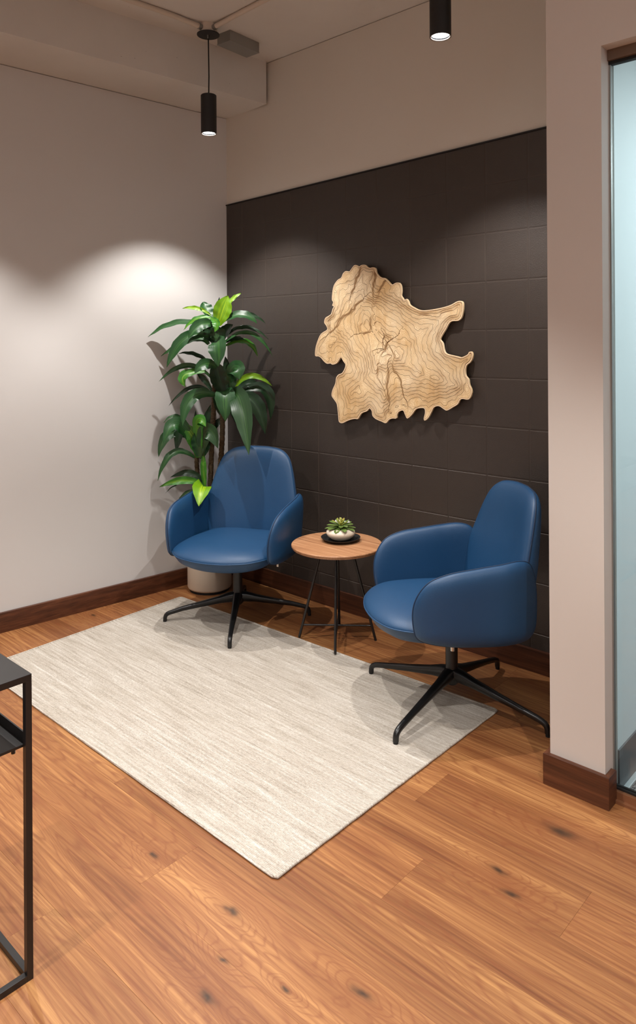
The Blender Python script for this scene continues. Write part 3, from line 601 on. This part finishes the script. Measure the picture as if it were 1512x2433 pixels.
def succulent():
    t = thing('potted_succulent', 'small green succulent in a squat white bowl', 'plant', (dx, dy, dz+.0052))
    bm = bmesh.new(); lathe(bm, [(0, .0), (.030, .0), (.050, .006), (.068, .020), (.075, .034), (.073, .044), (.062, .053), (.048, .058), (.044, .0575), (.045, .052), (0, .050)], 56); b = bm_obj('bowl', bm, M_white, t, True, 60)
    bm = bmesh.new(); lathe(bm, [(0, .056), (.030, .055), (.0445, .051), (.0445, .047), (0, .047)], 24); bm_obj('soil', bm, M_soil, b)
    bm = bmesh.new(); tube(bm, [(0, 0, .05), (0, 0, .075)], [.010, .006], 10); bm_obj('stem', bm, M_sucr, t, True)
    def leaf(az, el, ln, wd, z, mat):
        V = []; F = []; n = 7; m = 5
        for i in range(n+1):
            s = i/n; wdt = wd*(0.28+0.72*s**0.8)*(max(0, 1-s**5))**0.5*1.05; th = .0035*(1-s**4)**0.5 if s < 1 else 0
            r = .004+ln*s; zz = z+ln*s*math.tan(el)-.35*ln*s*s*0.35
            for k in range(m):
                u = (k/(m-1)-.5)*2; x = r; y = u*wdt/2; top = zz+.12*wd*u*u
                V.append((x, y, top+th*(1-u*u)))
            for k in range(m):
                u = (k/(m-1)-.5)*2; x = r; y = u*wdt/2; V.append((x, y, zz+.12*wd*u*u-th*(1-u*u)*.8))
        for i in range(n):
            a, b = i*2*m, (i+1)*2*m
            for k in range(m-1):
                F.append((a+k, b+k, b+k+1, a+k+1)); F.append((a+m+k, a+m+k+1, b+m+k+1, b+m+k))
            F.append((a, a+m, b+m, b)); F.append((a+m-1, b+m-1, b+2*m-1, a+2*m-1))
        e = n*2*m
        for k in range(m-1): F.append((e+k, e+m+k, e+m+k+1, e+k+1))
        V = [(v[0]*cos(az)-v[1]*sin(az), v[0]*sin(az)+v[1]*cos(az), v[2]) for v in V]
        mesh_obj('leaf', V, F, mat, t, True)
    for i in range(9): leaf(2*pi*i/9+.2+rng.uniform(-.1, .1), radians(rng.uniform(-8, 3)), .077+rng.uniform(-.007, .004), .037, .062, M_suc)
    for i in range(9): leaf(2*pi*i/9+.5+rng.uniform(-.1, .1), radians(rng.uniform(12, 22)), .066+rng.uniform(-.008, .004), .031, .068, M_suc)
    for i in range(7): leaf(2*pi*i/7+.1, radians(36), .042, .018, .072, M_suc if i % 2 else M_sucy)
    for i in range(7): leaf(2*pi*i/7+.4, radians(60), .020, .011, .076, M_sucy)
    for i in range(4): leaf(2*pi*i/4+.9, radians(70), .012, .008, .080, M_sucr if i == 0 else M_sucy)
    for (x, y, z, a, ti) in ((-.030, .012, .086, .7, 1.15), (.018, .030, .088, .9, .35)):  # two small flat white rectangles among the leaves
        bm = bmesh.new(); box(bm, -.013, .013, -.008, .008, -.0006, .0006); bmesh.ops.transform(bm, matrix=Matrix.Translation((x, y, z)) @ Matrix.Rotation(a, 4, 'Z') @ Matrix.Rotation(ti, 4, 'X'), verts=bm.verts)
        o = bm_obj('white_plate', bm, M_flatw, t); o['label'] = 'small flat white piece'
succulent()

# ------------------------------------------------------------------ tall plant
def tall_plant():
    base = Vector((.150, -.283, 0))
    t = thing('potted_dracaena', 'tall dracaena with glossy green leaves in a white pot in the corner', 'plant', base)
    bm = bmesh.new(); lathe(bm, [(0, .012), (.118, .012), (.130, .018), (.135, .028), (.1355, .30), (.1335, .304), (.128, .302), (.127, .27), (0, .27)], 72); pt = bm_obj('pot', bm, M_pot, t, True, 50)
    bm = bmesh.new(); lathe(bm, [(0, 0), (.122, 0), (.122, .014), (0, .014)], 48); bm_obj('pot_foot', bm, M_blackr, pt)
    bm = bmesh.new(); lathe(bm, [(0, .285), (.06, .283), (.127, .276), (.127, .268), (0, .268)], 32); bm_obj('soil', bm, M_soil, pt, True)
    for pts, r in CANES:
        P = crom(pts, 14, False); path = []; rad = []
        for i, p in enumerate(P):
            path.append(Vector(p)-base); rad.append(r*1.42*(1+0.07*(1 if i % 2 else -1))*(1-0.15*i/len(P)))
        bm = bmesh.new(); tube(bm, path, rad, 12); bm_obj('cane', bm, M_bark, t, True)
    mats = {'y': M_ly, 'b': M_lb, 'm': M_lm, 'd': M_ld, 'g': M_lg}
    toward = Vector((.677, -.736, .45)).normalized()
    for i, ((a, b, c), wd, k) in enumerate(LEAVES):
        n = 18; P = bez(a, b, c, n); V = []; F = []; UV = []; m = 6
        tl = rng.uniform(-.35, .35)
        prev = None; Ttot = (Vector(c)-Vector(a)).normalized()
        for j, p in enumerate(P):
            tv = (P[min(j+1, n)]-P[max(j-1, 0)]).normalized()
            side = tv.cross(toward)
            if prev is not None and side.dot(prev) < 0: side = -side
            if side.length < 0.25 and prev is not None: side = prev.copy()
            side.normalize()
            if prev is not None: side = (prev*0.55+side*0.45).normalized()
            side = (side-tv*side.dot(tv)).normalized(); prev = side
            nrm = side.cross(tv)
            if nrm.dot(toward) < 0: nrm = -nrm
            s2 = side*cos(tl)+nrm*sin(tl); n2 = nrm*cos(tl)-side*sin(tl)
            s = j/n; prof = (0.32+0.68*sin(min(1, s/0.55)*pi/2)) if s < .55 else max(0.0, cos(((s-.55)/.45)*pi/2))**0.9
            hw = wd*(.60 if wd > .05 else .50)*prof*(1+0.03*sin(j*2.1+i))
            for q in range(m+1):
                u = (q/m-.5)*2
                V.append(p-base+s2*(u*hw)+n2*(abs(u)**1.3*hw*0.28+0.003*sin(j*1.3+u*3+i)*abs(u)))
                UV.append((q/m, s))
        for j in range(n):
            for q in range(m):
                x = j*(m+1)+q; F.append((x, x+1, x+m+2, x+m+1))
        mesh_obj('leaf', V, F, mats[k], t, True, UV)
tall_plant()

# ------------------------------------------------------------------ wall art: layered contour relief cut from light wood
def wall_art():
    out = crom(ART, 3); O = np.array(out); A = np.array(ART)
    cx, cz = (O[:, 0].min()+O[:, 0].max())/2, (O[:, 1].min()+O[:, 1].max())/2
    t = thing('wall_art', 'pale wooden contour relief with an irregular outline on the dark wall', 'wall art', (cx, -.006, cz))
    y0, y1 = -.020, -.031
    bm = bmesh.new(); lo = [bm.verts.new((p[0]-cx, y0, p[1]-cz)) for p in O]; hi = [bm.verts.new((p[0]-cx, y1, p[1]-cz)) for p in O]
    N = len(O)
    for i in range(N): bm.faces.new((lo[i], lo[(i+1) % N], hi[(i+1) % N], hi[i]))
    for tri in tessellate_polygon([[Vector((p[0], p[1], 0)) for p in O]]):
        try: bm.faces.new([lo[i] for i in tri]); bm.faces.new([hi[i] for i in tri])
        except ValueError: pass
    bm_obj('relief_board', bm, M_maple, t)
    for dx_, dz_ in ((-.18, .15), (.0, .0), (-.12, -.20), (.22, -.22)):
        bm = bmesh.new(); box(bm, dx_-.02, dx_+.02, -.0145, .0005, dz_-.02, dz_+.02); bm_obj('standoff', bm, M_blackr, t)
    # height field: distance to the outline, warped by noise, with sharp faults
    H = 0.0020; gx = np.arange(O[:, 0].min()-.01, O[:, 0].max()+.01, H); gz = np.arange(O[:, 1].min()-.01, O[:, 1].max()+.01, H)
    X, Z = np.meshgrid(gx, gz, indexing='ij')
    def segd(X, Z, P, closed=True):
        D = np.full(X.shape, 9.0); n = len(P)
        for i in range(n if closed else n-1):
            a = P[i]; b = P[(i+1) % n]; ab = b-a; L2 = ab@ab+1e-12
            tt = np.clip(((X-a[0])*ab[0]+(Z-a[1])*ab[1])/L2, 0, 1)
            D = np.minimum(D, np.hypot(X-a[0]-tt*ab[0], Z-a[1]-tt*ab[1]))
        return D
    D = segd(X, Z, A); ins = np.zeros(X.shape, bool); n = len(A)
    for i in range(n):
        a = A[i]; b = A[(i+1) % n]
        if a[1] == b[1]: continue
        c = ((a[1] > Z) != (b[1] > Z)) & (X < (b[0]-a[0])*(Z-a[1])/(b[1]-a[1])+a[0]); ins ^= c
    def vnoise(sc, seed):
        r = np.random.default_rng(seed); G = r.uniform(-1, 1, (64, 64)); u = (X-gx[0])/sc; v = (Z-gz[0])/sc
        i = np.floor(u).astype(int) % 63; j = np.floor(v).astype(int) % 63; fu = u-np.floor(u); fv = v-np.floor(v)
        fu = fu*fu*(3-2*fu); fv = fv*fv*(3-2*fv)
        return (G[i, j]*(1-fu)+G[i+1, j]*fu)*(1-fv)+(G[i, j+1]*(1-fu)+G[i+1, j+1]*fu)*fv
    wx, wz = .016*vnoise(.05, 31)+.005*vnoise(.017, 32), .016*vnoise(.05, 33)+.005*vnoise(.017, 34)
    ed = np.clip(D/.03, 0, 1)
    hf = D*1.0+(.045*vnoise(.15, 3)+.022*vnoise(.06, 5)+.006*vnoise(.022, 9))*ed+.0016*vnoise(.009, 11)
    for k, f in enumerate(FAULTS):
        P = np.array(f); d = segd(X, Z, P, False)
        best = np.full(X.shape, 9.0); sg = np.zeros(X.shape); Xw, Zw = X+wx, Z+wz
        for i in range(len(P)-1):
            a, b = P[i], P[i+1]; ab = b-a; L2 = ab@ab; tt = np.clip(((Xw-a[0])*ab[0]+(Zw-a[1])*ab[1])/L2, 0, 1)
            dd = np.hypot(Xw-a[0]-tt*ab[0], Zw-a[1]-tt*ab[1]); s = np.sign((Xw-a[0])*ab[1]-(Zw-a[1])*ab[0])
            m_ = dd < best; best = np.where(m_, dd, best); sg = np.where(m_, s, sg)
        hf += (.020 if k % 2 == 0 else -.018)*np.tanh(sg*best/.007)*np.exp(-(best/.06)**2)
    def contour(level, hw, yy, V, F):
        q = hf-level; a = q[:-1, :-1]; b = q[1:, :-1]; c = q[1:, 1:]; d = q[:-1, 1:]
        ok = (ins[:-1, :-1] & ins[1:, 1:]) & (D[:-1, :-1] > .0062)
        idx = (a > 0)*1+(b > 0)*2+(c > 0)*4+(d > 0)*8
        I, J = np.nonzero(ok & (idx > 0) & (idx < 15))
        for i, j in zip(I, J):
            k = idx[i, j]; va, vb, vc, vd = a[i, j], b[i, j], c[i, j], d[i, j]
            x, z = gx[i], gz[j]
            e = {0: lambda: (x+H*va/(va-vb), z), 1: lambda: (x+H, z+H*vb/(vb-vc)), 2: lambda: (x+H*vd/(vd-vc), z+H), 3: lambda: (x, z+H*va/(va-vd))}
            for s in {1: (3, 0), 2: (0, 1), 3: (3, 1), 4: (1, 2), 6: (0, 2), 7: (3, 2), 8: (2, 3), 9: (0, 2), 11: (1, 2), 12: (1, 3), 13: (0, 1), 14: (0, 3)}.get(int(k), None) and [{1: (3, 0), 2: (0, 1), 3: (3, 1), 4: (1, 2), 6: (0, 2), 7: (3, 2), 8: (2, 3), 9: (0, 2), 11: (1, 2), 12: (1, 3), 13: (0, 1), 14: (0, 3)}[int(k)]] or []:
                p0, p1 = e[s[0]](), e[s[1]](); dx_, dz_ = p1[0]-p0[0], p1[1]-p0[1]; L = math.hypot(dx_, dz_)
                if L < 1e-6: continue
                nx, nz = -dz_/L*hw, dx_/L*hw; ex, ez = dx_/L*hw*.5, dz_/L*hw*.5; o = len(V)
                V += [(p0[0]-ex+nx-cx, yy, p0[1]-ez+nz-cz), (p1[0]+ex+nx-cx, yy, p1[1]+ez+nz-cz), (p1[0]+ex-nx-cx, yy, p1[1]+ez-nz-cz), (p0[0]-ex-nx-cx, yy, p0[1]-ez-nz-cz)]
                F.append((o, o+1, o+2, o+3))
    V1, F1, V2, F2 = [], [], [], []
    for i in range(1, 120):
        lv = .0046*i-.02
        if lv > hf[ins].max(): break
        if i % 5 == 2: contour(lv, .00075, y1-.0004, V1, F1)
        else: contour(lv, .00042, y1-.0003, V2, F2)
    mesh_obj('contour_line', V1, F1, M_burn1, t)['kind'] = 'stuff'
    mesh_obj('fine_contour_line', V2, F2, M_burn2, t)['kind'] = 'stuff'
    # raised pale border with an engraved line inside it
    c2 = np.roll(O, -1, 0)-np.roll(O, 1, 0); nn = np.stack([c2[:, 1], -c2[:, 0]], 1)/np.linalg.norm(c2, axis=1)[:, None]
    ar = 0.5*np.sum(O[:, 0]*np.roll(O[:, 1], -1)-np.roll(O[:, 0], -1)*O[:, 1]); nn = nn if ar > 0 else -nn
    def band(d0, d1, yy, mat, nm):
        V = []; F = []
        for i in range(N): V += [(O[i, 0]-nn[i, 0]*d0-cx, yy, O[i, 1]-nn[i, 1]*d0-cz), (O[i, 0]-nn[i, 0]*d1-cx, yy, O[i, 1]-nn[i, 1]*d1-cz)]
        for i in range(N): a, b = 2*i, 2*((i+1) % N); F.append((a, b, b+1, a+1))
        mesh_obj(nm, V, F, mat, t)
    band(.0, .0052, y1-.0006, M_mapleedge, 'border'); band(.0052, .0063, y1-.0007, M_burn1, 'border_line')
wall_art()

# ------------------------------------------------------------------ pendants, boxes, conduits
def pendant(x, y, z0, label, full=True):
    t = thing('pendant_lamp', label, 'lamp', (x, y, z0), 0, 'black tube pendants')
    bm = bmesh.new(); R = .043; Lh = .213
    lathe(bm, [(R-.002, .0), (R, .0), (R, Lh-.003), (R-.003, Lh), (0, Lh), (0, Lh-.006), (R-.002, Lh-.006), (R-.002, .0)], 48); bm_obj('tube_shade', bm, M_bmatte, t, True, 40)
    bm = bmesh.new(); lathe(bm, [(R-.002, .0005), (R-.0055, .0005), (R-.0055, .004), (R-.002, .004), (R-.002, .0005)], 48); bm_obj('trim_ring', bm, M_cond, t, True, 40)
    bm = bmesh.new(); lathe(bm, [(0, .010), (R-.0058, .010), (R-.0058, .012), (0, .012)], 40); bm_obj('lens', bm, M_glow, t)
    zc = CE-.052-z0
    bm = bmesh.new(); tube(bm, [(0, 0, Lh-.002), (.0015, 0, Lh+.02), (.003, .001, Lh+.10), (.001, 0, zc-.04), (0, 0, zc)], .0036, 8); bm_obj('cord', bm, M_blackr, t, True)
    bm = bmesh.new(); lathe(bm, [(0, zc), (.006, zc-.012), (.006, zc-.002), (.060, zc-.002), (.062, zc+.0), (.062, zc+.004), (0, zc+.004)], 48); bm_obj('canopy', bm, M_bmatte, t, True, 40)
    bm = bmesh.new(); tube(bm, [(.004, -.006, zc-.001), (.004, -.006, zc-.020)], .004, 10); bm_obj('strain_relief', bm, M_galv, t)
    l = bpy.data.lights.new('spot', 'SPOT'); l.energy = PENDANT_W; l.color = PENDANT_COL; l.spot_size = radians(100); l.spot_blend = 0.48; l.shadow_soft_size = .013
    lo = bpy.data.objects.new('spot', l); link(lo, t); lo.location = (0, 0, .002)
    j = thing('junction_box', 'round painted junction box above the '+('lower left black pendant' if x < 1 else 'pendant cut off by the top edge'), 'junction box', (x, y, CE-.048), 0, 'ceiling junction boxes')
    bm = bmesh.new(); lathe(bm, [(0, 0), (.048, 0), (.050, .003), (.050, .048), (0, .048)], 40); bm_obj('housing', bm, M_cond, j, True, 40)
    for a in (0, -pi/2):
        bm = bmesh.new(); tube(bm, [(.046*cos(a), .046*sin(a), .024), (.068*cos(a), .068*sin(a), .026)], .016, 12); bm_obj('connector', bm, M_galv, j, True, 50)
    return t, j
PX = (.540, 2.080, 3.620); PY = (-.585, -1.90, -3.20, -4.60)
pendant(.545, -.588, 2.668, 'black tube pendant lamp on a cord, the lower and smaller one at left')
pendant(2.078, -.640, 2.740, 'black tube pendant lamp cut off by the top edge of the photo')
for x, y in ((.54, -1.90), (2.08, -1.90), (3.62, -1.90), (.54, -3.2), (2.08, -3.2), (3.62, -3.2), (2.08, -4.6), (3.9, -4.6), (5.2, -3.4)):
    row = {-1.9: 'second row', -3.2: 'third row', -4.6: 'fourth row', -3.4: 'third row'}[y]; col = 'nearest the left wall' if x < 1 else 'in the middle' if x < 3 else 'at the right' if x < 5 else 'farthest right'
    t, j = pendant(x, y, 2.70, 'black tube pendant lamp of the %s, %s, outside the picture' % (row, col))
    j['label'] = 'round painted junction box of the %s, %s, outside the picture' % (row, col)
def conduit(path, label):
    bm = bmesh.new(); tube(bm, crom(path, 8, False), .0135, 12); tag(bm_obj('conduit', bm, M_cond, None, True, 60), label, 'conduit', 'ceiling conduits')
conduit([(.545, -.655, CE-.022), (.535, -.74, CE-.016), (.52, -.95, CE-.0125), (.43, -1.83, CE-.0125)], 'painted conduit running from the junction box along the beam')
conduit([(.612, -.588, CE-.022), (.70, -.586, CE-.016), (.80, -.588, CE-.0125), (1.3, -.61, CE-.0125), (2.0, -.635, CE-.0125)], 'painted conduit running from the junction box across the ceiling')
t = thing('metal_box', 'grey galvanised steel box on the ceiling beside the junction box', 'box', (.538, -.362, CE), radians(3))
bm = bmesh.new(); box(bm, -.052, .052, -.116, .116, -.058, -.0005, .0015); bm_obj('housing', bm, M_galv, t)
bm = bmesh.new(); box(bm, -.0535, .0535, -.118, .118, -.061, -.0575, .001); bm_obj('cover', bm, M_galv, t)

# ------------------------------------------------------------------ console table at the left edge
def console():
    t = thing('console_table', 'black metal console table cut off by the left edge', 'table', (2.002, -2.314, 0))
    b = .0155; LX, LY = 0.34, 1.0     # runs from its near right corner to -x and -y
    H = .728
    bm = bmesh.new(); box(bm, -LX, .0, -LY, .0, H-.016, H, .0012); bm_obj('tabletop', bm, M_black, t)
    for x in (-LX, -b):
        for y in (-LY, -b):
            bm = bmesh.new(); box(bm, x, x+b, y, y+b, 0.0, H-.016, .0008); bm_obj('leg', bm, M_black, t)
    for y in (-LY, -b):
        bm = bmesh.new(); box(bm, -LX+b, -b, y, y+b, 0.0005, b, .0008); bm_obj('floor_bar', bm, M_black, t)
    for x in (-LX, -b):
        bm = bmesh.new(); box(bm, x, x+b, -LY+b, -b, 0.0005, b, .0008); bm_obj('floor_bar', bm, M_black, t)
    # shelf tray with a raised lip, sitting on small clips
    bm = bmesh.new(); z = .553
    box(bm, -LX+.004, -b, -LY+.004, -.006, z, z+.006); box(bm, -LX+.004, -b, -.0095, -.006, z, z+.030); box(bm, -LX+.004, -LX+.0075, -LY+.004, -.006, z, z+.016)
    bm_obj('shelf', bm, M_black, t)
    for y in (-.035, -.30):
        bm = bmesh.new(); tube(bm, [(-.024, y, z), (-.024, y, z-.010)], .005, 10); bm_obj('shelf_screw', bm, M_blacks, t)
console()

# ------------------------------------------------------------------ unseen fill panels added overhead behind the photographer
for k, (x, y) in enumerate(((2.7, -5.6), (4.6, -5.4), (5.3, -2.3))):
    t = thing('panel_light', 'unseen fill light panel added overhead, '+('leftmost', 'middle', 'rightmost')[k]+' behind the camera', 'light', (x, y, CE-.016), 0, 'added fill panels')
    bm = bmesh.new(); box(bm, -.6, .6, -.3, .3, 0, .012); bm_obj('diffuser', bm, M_panelglow, t)
    l = bpy.data.lights.new('area', 'AREA'); l.energy = FILL_W; l.color = (1.0, .96, .92); l.shape = 'RECTANGLE'; l.size = 1.18; l.size_y = .58
    lo = bpy.data.objects.new('area', l); link(lo, t); lo.location = (0, 0, -.004)
# ------------------------------------------------------------------ office ceiling panel light behind the glass
for yy in (0.15, 1.3):
    t = thing('panel_light', 'flat ceiling light panel inside the glazed office, '+('near the glass' if yy < 1 else 'far from the glass'), 'light', (3.7, yy, 2.585), 0, 'office ceiling panels')
    bm = bmesh.new(); box(bm, -.3, .3, -.3, .3, 0, .012); bm_obj('diffuser', bm, M_panelglow, t)
    l = bpy.data.lights.new('area', 'AREA'); l.energy = OFFICE_W; l.color = (.84, .94, 1.0); l.size = .58
    lo = bpy.data.objects.new('area', l); link(lo, t); lo.location = (0, 0, -.004)
